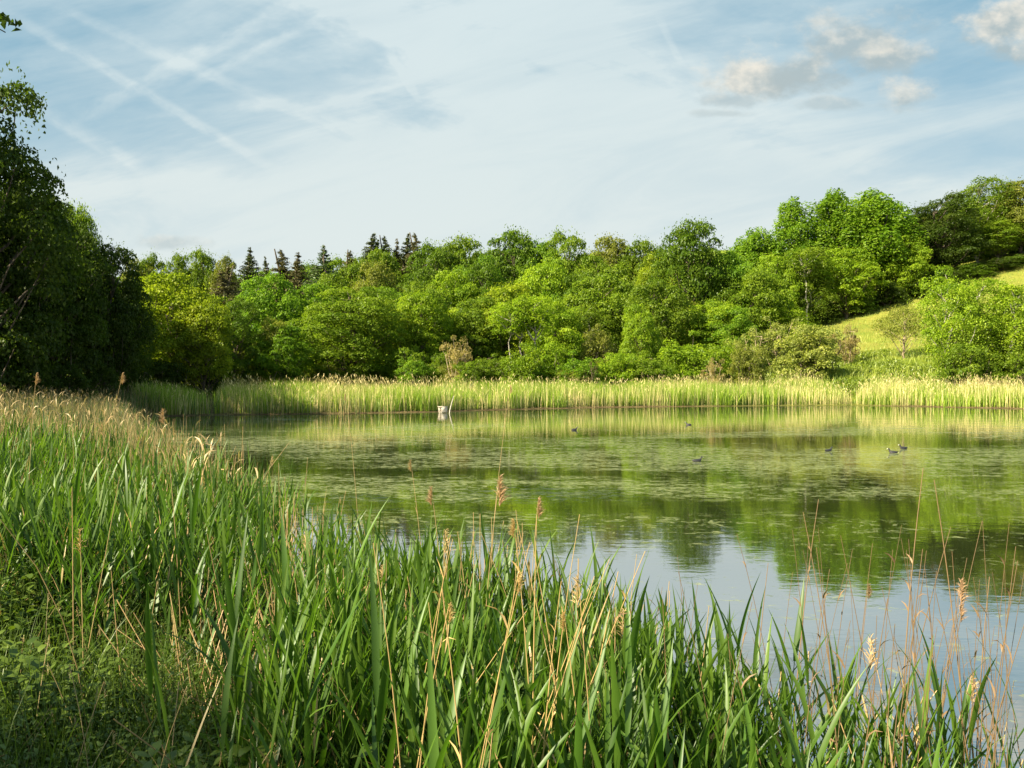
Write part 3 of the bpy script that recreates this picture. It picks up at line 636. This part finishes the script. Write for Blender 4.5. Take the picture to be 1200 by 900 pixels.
# -- left bank: dead reeds between the near green bed and the far shore
def left_bed():
    gd = Geo()
    P = scatter(110000, -36, 2, 7.5, 50, lambda x, y: (lambda s: (s > -.5) & (s < 8.0))(pond_sd(x, y)) & (x/np.maximum(y, 1) > -.72) & (x < -1.5))
    P = P[vnoise(P[:, 0]/1.1, P[:, 1]/1.1, 31)+rr.uniform(-.25, .25, len(P)) > .26]
    P = P[rr.random(len(P)) < np.clip(1.4-P[:, 1]/45, .4, 1)]
    P = P[(P[:, 1] > 11.5+rr.normal(0, 1.2, len(P))) | (pond_sd(P[:, 0], P[:, 1]) < .7+rr.normal(0, .3, len(P)))]
    n = len(P); B = base3(P, .05); s = pond_sd(P[:, 0], P[:, 1])
    h = rr.uniform(.95, 1.5, n)*np.clip(1-.15*(s < 0), 0, 1); blades(gd, B, h, rr.uniform(.004, .008, n), 4, .09, .2)
    k = rr.random(n) < .16; m = k.sum(); T = B[k]+np.stack([rr.normal(0, .05, m), rr.normal(0, .05, m), h[k]*.98], -1)
    pl = arc(T, rr.uniform(0, 6.3, m), rr.uniform(0, .5, m), rr.uniform(.8, 2, m), rr.uniform(.10, .22, m), 4)
    ribbons(gd, pl, np.broadcast_to(np.array([.003, .008, .007, .001])[None], (m, 4)), unit(rr.normal(size=(m, 3))), np.clip(rr.normal(.6, .12, m), 0, .83))
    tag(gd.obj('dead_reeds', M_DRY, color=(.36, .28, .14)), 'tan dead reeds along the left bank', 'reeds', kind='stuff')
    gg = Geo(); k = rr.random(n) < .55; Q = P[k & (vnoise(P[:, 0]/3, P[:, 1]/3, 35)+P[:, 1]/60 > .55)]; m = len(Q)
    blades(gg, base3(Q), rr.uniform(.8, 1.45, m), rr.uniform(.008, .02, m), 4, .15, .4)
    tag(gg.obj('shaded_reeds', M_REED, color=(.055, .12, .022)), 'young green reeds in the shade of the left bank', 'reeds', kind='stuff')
left_bed()

# -- the near bed: leafy green reeds as many plants
def reed_plants(gs, gl, gx, P, H, K=7, leaves=8, wleaf=.014, fold=.25, L0=.42):
    n = len(P); az = rr.uniform(0, 2*np.pi, n); th0 = np.abs(rr.normal(0, .07, n)); th1 = th0+np.abs(rr.normal(0, .12, n))
    st = arc(P, az, th0, th1, H*.86, 6)
    tubes(gs, st, np.linspace(.0042, .0014, 6)[None]*np.ones((n, 1)), 3, np.clip(rr.normal(.5, .15, n), 0, .83))
    ph = rr.uniform(0, 2*np.pi, n)
    for j in range(leaves):
        t = (.22+.78*(j+rr.uniform(-.3, .3, n))/(leaves-1)); t = np.clip(t, .12, 1)*5; k = np.minimum(t.astype(int), 4); f = (t-k)[:, None]
        i = np.arange(n); B = st[i, k]*(1-f)+st[i, k+1]*f
        a = ph+j*np.pi+rr.normal(0, .5, n); up = j/(leaves-1)
        th = rr.uniform(.25, .75, n)*(1-.6*up); te = th+np.abs(rr.normal(.55-.3*up, .65-.3*up, n)); L = L0*rr.uniform(.7, 1.2, n)*(1-.25*abs(up-.6))
        pts = arc(B, a, th, te, L, K, rr.normal(0, .3, n)); tt = np.linspace(0, 1, K)
        wid = (wleaf*rr.uniform(.7, 1.25, n))[:, None]*np.clip(np.minimum(.35+2.6*tt, 1)*(1-tt**2.0), .02, 1)[None]
        tw = rr.normal(0, .35, n); s = np.stack([-np.sin(a+tw), np.cos(a+tw), rr.normal(0, .35, n)], -1)
        dead = rr.random(n) < .34*(1-up)**1.2; val = np.clip(rr.normal(.38+.25*up, .16, n), 0, .83)
        ribbons(gl, pts[~dead], wid[~dead], s[~dead], val[~dead], fold)
        if dead.any(): ribbons(gx, pts[dead], wid[dead]*.55, s[dead], val[dead], 0)
def near_mask(x, y):
    s = pond_sd(x, y); px = x/np.maximum(y, .5)
    return (s > -.25) & (px > -.72) & (px < .72)
def hq(P): return np.interp(P[:, 0]/P[:, 1], [-.5, -.3, -.15, .12, .19, .35, .6], [1.08, .98, .86, .91, .80, .72, .62])*(.82+.36*vnoise(P[:, 0]/.5, P[:, 1]/.5, 93))
def near_bed():
    gl = Geo(); gd = Geo(); 
    # middle ring, 5 to 14 m
    P = scatter(30000, -11, 4, 4.4, 15.5, lambda x, y: near_mask(x, y) & (pond_sd(x, y) < 7.5))
    P = P[vnoise(P[:, 0]/.9, P[:, 1]/.9, 51)+rr.uniform(-.3, .3, len(P)) > .30]
    P = P[rr.random(len(P)) < np.clip(1.6-P[:, 1]/12, .35, .9)]
    P = P[~((P[:, 0] < -1.0-(P[:, 1]-4)*.35) & (P[:, 1] < 5.6+rr.normal(0, .3, len(P))))]
    P = P[~((P[:, 1] > 12+rr.normal(0, 1.2, len(P))) & (rr.random(len(P)) < .93))]
    P = P[:5200]
    reed_plants(gl, gl, gd, base3(P), rr.uniform(.8, 1.22, len(P))*hq(P), 5, 7, .0105, 0, .38)
    # front ring
    P = scatter(5000, -2.2, 5, 2.5, 4.9, lambda x, y: near_mask(x, y) & (x > -1.05+.0*y))
    P = P[vnoise(P[:, 0]/.5, P[:, 1]/.5, 57)+rr.uniform(-.3, .3, len(P)) > .36]
    P = P[rr.random(len(P)) < np.interp(P[:, 0]/P[:, 1], [-.4, -.2, .25, .45, .7], [.25, .8, .8, .35, .2])][:1000]
    reed_plants(gl, gl, gd, base3(P), rr.uniform(.75, 1.18, len(P))*hq(P), 7, 7, .0112, .3, .42)
    tag(gl.obj('reed_bed', M_REED, color=(.058, .118, .013)), 'dense bed of leafy green reeds along the near bank', 'reeds', kind='stuff')
    # dry stalks standing among them
    P = scatter(9000, -8, 5, 3.2, 14, lambda x, y: near_mask(x, y) & (pond_sd(x, y) < 3.0)); P = P[vnoise(P[:, 0]/.6, P[:, 1]/.6, 61)-.25*np.exp(-((P[:, 0]/P[:, 1]-.03)/.12)**2) *-1 > .55]; P = P[~((P[:, 0]/P[:, 1] < -.28) & (P[:, 1] < 7) & (rr.random(len(P)) < .96))][:2600]
    n = len(P); B = base3(P, .05); st = arc(B, rr.uniform(0, 6.3, n), np.abs(rr.normal(0, .14, n)), np.abs(rr.normal(0, .25, n)), rr.uniform(.95, 1.5, n)*hq(P), 6)
    tubes(gd, st, np.linspace(.0036, .0014, 6)[None]*np.ones((n, 1)), 4, np.clip(rr.normal(.5, .15, n), 0, .83))
    k = rr.random(n) < .06; heads(gd, st[k, -1], rr.uniform(.10, .18, k.sum()), rr.uniform(0, 6.3, k.sum()), .55, 50, .5)
    # broken, leaning straws low down
    P = scatter(3500, -6, 3, 3.0, 9, lambda x, y: near_mask(x, y) & (pond_sd(x, y) < 4.5) & (x/y > -.42))[:600]; n = len(P)
    st = arc(base3(P), rr.uniform(0, 6.3, n), np.abs(rr.normal(.45, .25, n)), np.abs(rr.normal(.6, .3, n)), rr.uniform(.4, .95, n), 4)
    tubes(gd, st, np.full((n, 4), .0028), 3, np.clip(rr.normal(.55, .15, n), 0, .83))
    tag(gd.obj('dry_stalks', M_DRY, color=(.44, .32, .15)), 'dry straw-coloured stalks standing among the near green reeds', 'reeds', kind='stuff')
near_bed()

# -- thin brown stalks in the shallow water on the right, each its own thing
MX = {}
def stalk_thing(px, top, D, label, group, lean=0., plume=0, r=.0035, c=(.24, .16, .08), bend=.1, az=0.):
    x = (px-600)/F*D; z = max(ground_z(x, D), -.3)-.05; h = HC+(HY-top)/F*D-z
    o = empty('reed_stalk', (0, 0, 0)); o.location = (x-lean*h*.6, D, z)
    g_ = Geo(); K = 10; b = np.array([[0, 0, 0.]]); az_ = np.array([0. if lean >= 0 else np.pi])+az
    st = arc(b, az_, np.array([abs(lean)]), np.array([abs(lean)+bend]), np.array([h/math.cos(abs(lean)+bend*.4)]), K)
    tubes(g_, st, np.linspace(r, r*.35, K)[None], 5, .5); s = g_.obj('stem', M_DRY, o, True, c)
    if plume:
        gp = Geo(); heads(gp, st[:, -1], np.array([plume*.85]), az_, .45, 150, .45); gp.obj('plume', M_DRY, o, False, (.40, .26, .15) if plume > .1 else c)
    # papery sheaths where leaves broke off
    for _ in range(2):
        gs = Geo(); k = rr.integers(2, K-1, 1); pts = arc(st[0, k], rr.uniform(0, 6.3, 1), rr.uniform(.2, .5, 1), rr.uniform(.8, 2.2, 1), rr.uniform(.04, .10, 1), 4)
        ribbons(gs, pts, np.array([[.002, .0035, .0028, .0005]]), unit(rr.normal(size=(1, 3))), .6); gs.obj('sheath', M_DRY, o, False, c)
    tag(o, label, 'reed stalk', group); return o
NAMED = [(1057, 548, 3.6, .02, 0, 'tallest straight brown stalk in the water at the right'), (1130, 562, 3.4, -.06, 0, 'tall brown stalk nearest the right edge of the pond view'), (1143, 676, 3.3, .0, 0, 'thick brown stalk beside the tall one at the right'),
         (935, 585, 4.4, .05, 0, 'slim pale stalk leaning right in front of the reflected poplars'), (975, 600, 4.2, -.1, 0, 'slim pale stalk leaning left in front of the reflected poplars'), (1100, 681, 3.9, .08, .16, 'brown stalk with a small plume blown to the left'),
         (1002, 686, 4.0, .02, .10, 'short stalk with a bent brown tip'), (1098, 708, 3.7, .1, .12, 'stalk with a pale drooping broken head'), (885, 660, 4.3, .02, 0, 'bare stalk with a hooked tip'), (566, 560, 4.4, .03, .22, 'stalk with the largest fluffy brown plume'),
         (523, 572, 4.6, -.03, .14, 'stalk with a pale plume left of the largest plume'), (617, 585, 4.4, .0, .15, 'stalk with a narrow reddish plume right of the largest plume'), (577, 452, 7.0, .05, .10, 'tall stalk whose dark plume shows against the far reeds'),
         (209, 480, 5.2, -.02, .14, 'pale stalk with a drooping straw head over the left water'), (498, 540, 5.4, -.04, .10, 'stalk with a small dark bent head over the water'), (420, 462, 8.0, -.03, .10, 'stalk with a small dark plume left of the white box'),
         (30, 438, 6.6, .0, .13, 'stalk with a curled grey plume at the far left'), (118, 438, 7.4, .12, .14, 'stalk with a feathery plume against the dark trees'), (560, 860, 2.4, .0, 0, 'thick yellow straw at the bottom middle')]
for px, tp, D, le, pl, l in NAMED: stalk_thing(px, tp, D, l, 'tall single reed stalks', le, pl, .0042 if pl == 0 else .0035, (.26, .175, .09) if px > 800 else (.42, .31, .15))
TS = []
for i in range(98):
    px = 1198-abs(rr.normal(0, 230)); D = rr.uniform(2.7, 4.8)
    if px < 640: px = rr.uniform(700, 1190)
    TS.append((px, rr.uniform(610, 800) if px > 840 else rr.uniform(640, 730), D))
TS.sort()
for i, (px, top, D) in enumerate(TS):
    stalk_thing(px, top, D, 'thin brown reed stalk in the shallow water, %s from the left of its row' % ordinal(i+1), 'thin stalks in the shallow water', rr.normal(0, .09), 0, rr.uniform(.002, .0034), (.20, .135, .07), rr.uniform(0, .2))

SW = sorted((rr.uniform(470, 715), rr.uniform(600, 720), rr.uniform(2.2, 3.3)) for _ in range(22))
for i, (px, top, D) in enumerate(SW):
    stalk_thing(px, top, D, 'yellow straw among the green reeds near the bottom middle, %s from the left' % ordinal(i+1), 'yellow straws in the near reeds', rr.normal(.1, .13), .09 if i % 6 == 2 else 0, rr.uniform(.0026, .0042), (.50, .36, .15), rr.uniform(0, .15))

# -- broad-leaved reed plants nearest the eye: separate things with stem and leaves
def reed_proto(seed, H):
    global rr
    keep = rr; rr = np.random.default_rng(seed); out = []
    az = rr.uniform(0, 6.3, 1); st = arc(np.zeros((1, 3)), az, np.array([.03]), np.array([abs(rr.normal(0, .14))]), np.array([H*.84]), 8)
    g_ = Geo(); tubes(g_, st, np.linspace(.0052, .0018, 8)[None], 6, .55); out.append(('stem', g_.mesh('stem', M_REED, True)))
    nl = 8; ph = rr.uniform(0, 6.3)
    for j in range(nl):
        up = j/(nl-1); t = min((.18+.82*up)*7, 6.999); k = int(t); B = st[0, k]*(1-(t-k))+st[0, k+1]*(t-k); K = 12
        a = np.array([ph+j*np.pi+rr.normal(0, .4)]); th = np.array([rr.uniform(.3, .8)*(1-.6*up)]); te = th+abs(rr.normal(.7-.5*up, .45-.2*up)); L = np.array([rr.uniform(.36, .56)])
        pts = arc(B[None], a, th, te, L, K, rr.normal(0, .25, 1)); tt = np.linspace(0, 1, K)
        wid = rr.uniform(.010, .0165)*np.clip(np.minimum(.35+2.8*tt, 1)*(1-tt**2.3), .015, 1)[None]; s = np.stack([-np.sin(a), np.cos(a), rr.normal(0, .3, 1)], -1)
        gl = Geo(); ribbons(gl, pts, wid, s, rr.uniform(.3, .65), .3); out.append(('leaf', gl.mesh('leaf', M_REED, True)))
    rr = keep; return out
RP = [reed_proto(100+i, 1.15) for i in range(9)]
SPOTS = []
for i in range(70):
    D = rr.uniform(2.1, 3.9); q = rr.uniform(-.33, .58); SPOTS.append((q*D, D))
for i in range(8): SPOTS.append((rr.uniform(-.6, -.3)*4.6, rr.uniform(4.6, 5.6)))
REG = [(-9, 'broad-leaved green reed among the herbs at the lower left'), (-.16, 'broad-leaved reed left of the dry straws near the bottom'), (.08, 'broad-leaved green reed in the bright middle of the near bank'), (.28, 'broad-leaved reed at the water edge right of middle'), (.42, 'dark green reed at the lower right before open water')]
SPOTS = sorted([p for p in SPOTS if pond_sd(np.array([p[0]]), np.array([p[1]]))[0] > -.5], key=lambda p: p[0]/p[1]); RC = {}
for i, (x, y) in enumerate(SPOTS):
    q = x/y; lab = [l for a, l in REG if q > a][-1]; z = max(ground_z(x, y), -.15)-.02
    RC[lab] = RC.get(lab, 0)+1; lab = lab+', '+ordinal(RC[lab])+' from the left'
    o = empty('reed_plant', (x, y, z), float(rr.uniform(0, 6.28))); s = float(rr.uniform(.82, 1.12)*hq(np.array([[x, y]]))[0]**.7); o.scale = (.97, .97, s)
    o.rotation_euler = (float(rr.normal(0, .06)), float(rr.normal(0, .06)), float(rr.uniform(0, 6.28)))
    j = rr.uniform(.8, 1.25); cc = (.060*j, .130*j, .014*j)
    for nm, me in RP[i % len(RP)]: link(nm, me, o, cc)
    tag(o, lab, 'reed plant', 'leafy reed plants nearest the camera')

# ---------------------------------------------------------------- herbs and grass of the bank
def herbs():
    gl = Geo(); P = scatter(16000, -5.2, .4, 2.1, 7.0, lambda x, y: (x/y > -.72) & (x < -.35+.0*y) & (pond_sd(x, y) > 1.2))
    P = P[(P[:, 0] < -.55-(P[:, 1]-3)*.22+rr.normal(0, .25, len(P)))][:2600]; n = len(P); B = base3(P, .02)
    h = rr.uniform(.25, .62, n)*(.7+.6*vnoise(P[:, 0]/.8, P[:, 1]/.8, 71)); st = arc(B, rr.uniform(0, 6.3, n), np.abs(rr.normal(0, .2, n)), np.abs(rr.normal(.2, .3, n)), h, 5)
    tubes(gl, st, np.full((n, 5), .002), 3, .4)
    for j in range(7):
        for sgn in (0, np.pi):
            t = np.full(n, (.2+.8*j/6)*3.999); k = t.astype(int); f = (t-k)[:, None]; i = np.arange(n); Q = st[i, k]*(1-f)+st[i, k+1]*f
            a = rr.uniform(0, 6.3, n)+j*1.57+sgn; L = rr.uniform(.025, .05, n)*(1+1.6*(vnoise(P[:, 0]*1.7, P[:, 1]*1.7, 77) > .55))*(1.15-.5*j/6); pts = arc(Q, a, rr.uniform(.7, 1.2, n), rr.uniform(1.4, 2.1, n), L, 4)
            ribbons(gl, pts, np.array([.25, 1, .8, .05])[None]*(L*.24)[:, None], np.stack([-np.sin(a), np.cos(a), rr.normal(0, .2, n)], -1), np.clip(rr.normal(.35+.04*j, .16, n), 0, .83))
    tag(gl.obj('undergrowth', M_HERB, color=(.072, .120, .014)), 'tangle of nettles and low herbs on the bank', 'undergrowth', kind='stuff')
    gg = Geo(); P = scatter(30000, -6, 1.2, 2.0, 8, lambda x, y: (x/y > -.75) & (x/y < .1) & (pond_sd(x, y) > 1.0))[:14000]; n = len(P)
    P = P[(P[:, 0] < .2-(P[:, 1]-3)*.25)]; n = len(P)
    blades(gg, base3(P, .02), rr.uniform(.25, .75, n), rr.uniform(.0015, .0048, n), 5, .35, .8)
    tag(gg.obj('grass', M_REED, color=(.085, .14, .020)), 'long thin grass among the herbs of the bank', 'grass', kind='stuff')
    gs = Geo(); P = scatter(900, -4.5, -.2, 2.4, 6, lambda x, y: x/y > -.7)[:150]; n = len(P)
    st = arc(base3(P), rr.uniform(0, 6.3, n), np.abs(rr.normal(.3, .4, n)), np.abs(rr.normal(.5, .5, n)), rr.uniform(.4, .95, n), 6)
    tubes(gs, st, np.full((n, 6), .0017), 3, .5); heads(gs, st[:, -1], np.full(n, .07), rr.uniform(0, 6.3, n), .5, 10)
    tag(gs.obj('seeding_grass', M_DRY, color=(.30, .24, .11)), 'thin seeding grass stems on the bank', 'grass', kind='stuff')
herbs()
def slope_herbs():
    gl = Geo(); P = scatter(9000, 12, 62, 66, 92, lambda x, y: (x/y > .26) & (y < 91-6*vnoise(x/6, y*0, 3)))
    P = P[vnoise(P[:, 0]/2.4, P[:, 1]/2.4, 81)+rr.uniform(-.2, .2, len(P)) > .5]; n = len(P); m = 26
    k = np.repeat(np.arange(n), m); r = rr.uniform(.25, .6, n); d = unit(rr.normal(size=(n*m, 3))); d[:, 2] = np.abs(d[:, 2])
    B = base3(P); Q = B[k]+d*r[k][:, None]*np.array([1.2, 1.2, .8]); leaf_quads(gl, Q, unit(d+rr.normal(size=(n*m, 3))*.6), .17, np.clip(rr.normal(.45, .2, n*m), 0, .83), rr)
    tag(gl.obj('meadow_herbs', M_HERB, color=(.155, .215, .014)), 'tufty green herbs and brambles on the lower slope', 'undergrowth', kind='stuff')
    gg = Geo(); P = scatter(60000, 10, 80, 64, 122, lambda x, y: (x/y > .2) & (x/y < .68))[:26000]; n = len(P)
    k = P[:, 1] > 86
    blades(gg, base3(P), np.where(k, rr.uniform(.25, .5, n), rr.uniform(.4, .9, n)), rr.uniform(.015, .03, n), 3, .3, .5, np.clip(.45+(vnoise(P[:, 0]/5, P[:, 1]/2.5, 91)-.5)*1.1+rr.normal(0, .1, n), 0, .83))
    tag(gg.obj('meadow_grass', M_DRY, color=(.23, .30, .055)), 'yellow meadow grass over the hay slope', 'grass', kind='stuff')
slope_herbs()

# ---------------------------------------------------------------- white box and coots
def simple_mat(name, c, rough=.6):
    m, t, out = newmat(name); p = t.new('ShaderNodeBsdfPrincipled'); p.inputs['Roughness'].default_value = rough
    tc = t.new('ShaderNodeTexCoord'); n = t.noise(tc.outputs['Object'], 9, 5, .6); t.put(p.inputs['Base Color'], t.mix(t.ss(n, .3, .7), tuple(v*.72 for v in c), c))
    t.links.new(p.outputs[0], out.inputs[0]); return m
def box(g, x0, x1, y0, y1, z0, z1):
    V = [(x, y, z) for z in (z0, z1) for y in (y0, y1) for x in (x0, x1)]
    g.add(V, [(0, 2, 3, 1), (4, 5, 7, 6), (0, 1, 5, 4), (2, 6, 7, 3), (0, 4, 6, 2), (1, 3, 7, 5)], .5)
M_WHITE = simple_mat('weathered_white', (.50, .46, .38)); M_BLACK = simple_mat('black_plumage', (.022, .022, .026), .5); M_BILL = simple_mat('white_bill', (.85, .83, .78), .4)
D = 50.2; x = (519-600)/F*D; o = empty('nesting_box', (x, D, -.02), R(38)); o.scale = (.72, .72, .72)
g = Geo(); box(g, -.28, .28, -.24, -.21, .08, .52); box(g, -.28, .28, .21, .24, .08, .52); box(g, .25, .28, -.21, .21, .08, .52); box(g, -.28, .25, -.21, .21, .08, .11); g.obj('wall', M_WHITE, o)
g = Geo(); box(g, -.36, .31, -.27, .27, .523, .56); g.obj('roof', M_WHITE, o)
for sx in (-.22, .22):
    for sy in (-.17, .17): g = Geo(); box(g, sx-.03, sx+.03, sy-.03, sy+.03, -.7, .078); g.obj('leg', M_WHITE, o)
tag(o, 'small white wooden box with a dark open side at the far reed edge', 'nesting box')
g = Geo(); tubes(g, np.array([[[0, 0, -.6], [.12, 0, .2], [.22, .02, .6], [.34, .03, 1.0]]]), np.array([[.035, .03, .025, .015]]), 6)
o = g.obj('leaning_stick', M_WHITE, smooth=True); o.location = (x+.32, D-.3, 0); tag(o, 'pale stick leaning out of the water beside the white box', 'stick')
def coot_mesh():
    # one continuous loft from the tail over the body and neck to the head: centre (x,z), half width, half height
    S = [(-.19, .075, .004, .003), (-.17, .072, .022, .014), (-.12, .055, .055, .040), (-.05, .045, .075, .058), (.03, .045, .078, .062), (.09, .062, .062, .056), (.125, .095, .036, .038), (.137, .130, .026, .026), (.145, .160, .026, .026), (.165, .178, .027, .026), (.19, .176, .018, .018), (.205, .172, .006, .006)]
    K = 12; V = []
    for i, (x, z, w, h) in enumerate(S):
        a = S[max(i-1, 0)]; b = S[min(i+1, len(S)-1)]; t = unit(np.array([b[0]-a[0], 0, b[1]-a[1]])); n = np.array([-t[2], 0, t[0]])
        for k in range(K):
            q = 2*np.pi*k/K; V.append(np.array([x, 0, z])+np.array([0, w*math.cos(q), 0])+n*h*math.sin(q))
    I = np.arange(len(S)*K).reshape(len(S), K); q = np.stack([I[:-1], np.roll(I[:-1], -1, 1), np.roll(I[1:], -1, 1), I[1:]], -1).reshape(-1, 4)
    g = Geo(); g.add(V, q, .5); b = g.mesh('body', M_BLACK, True)
    g = Geo(); g.add([(.192, -.009, .170), (.192, .009, .170), (.192, .009, .196), (.192, -.009, .196), (.236, -.002, .164), (.236, .002, .164), (.236, .002, .168), (.236, -.002, .168)], [(0, 1, 5, 4), (1, 2, 6, 5), (2, 3, 7, 6), (3, 0, 4, 7), (4, 5, 6, 7)], .5)
    return b, g.mesh('bill', M_BILL)
cb, cl = coot_mesh()
for px, py, hd, l in [(817, 538, 0.1, 'black coot with a white bill, nearest of those on the open water'), (1047, 528, 2.9, 'coot, left of the two swimming close together'), (1059, 523, 3.3, 'coot, right of the two swimming close together'),
                      (971, 526, 0.4, 'dark coot swimming alone left of the close pair'), (807, 495, 2.9, 'far coot close to the reflected reeds in the middle'), (673, 501, .2, 'far coot left of the one by the reflected reeds')]:
    D = HC*F/(py+3-HY); o = link('coot', cb); o.location = ((px-600)/F*D, D, -.012); o.rotation_euler = (0, 0, hd); o.scale = (.72,)*3
    link('bill', cl, o); tag(o, l, 'coot', 'coots on the pond')
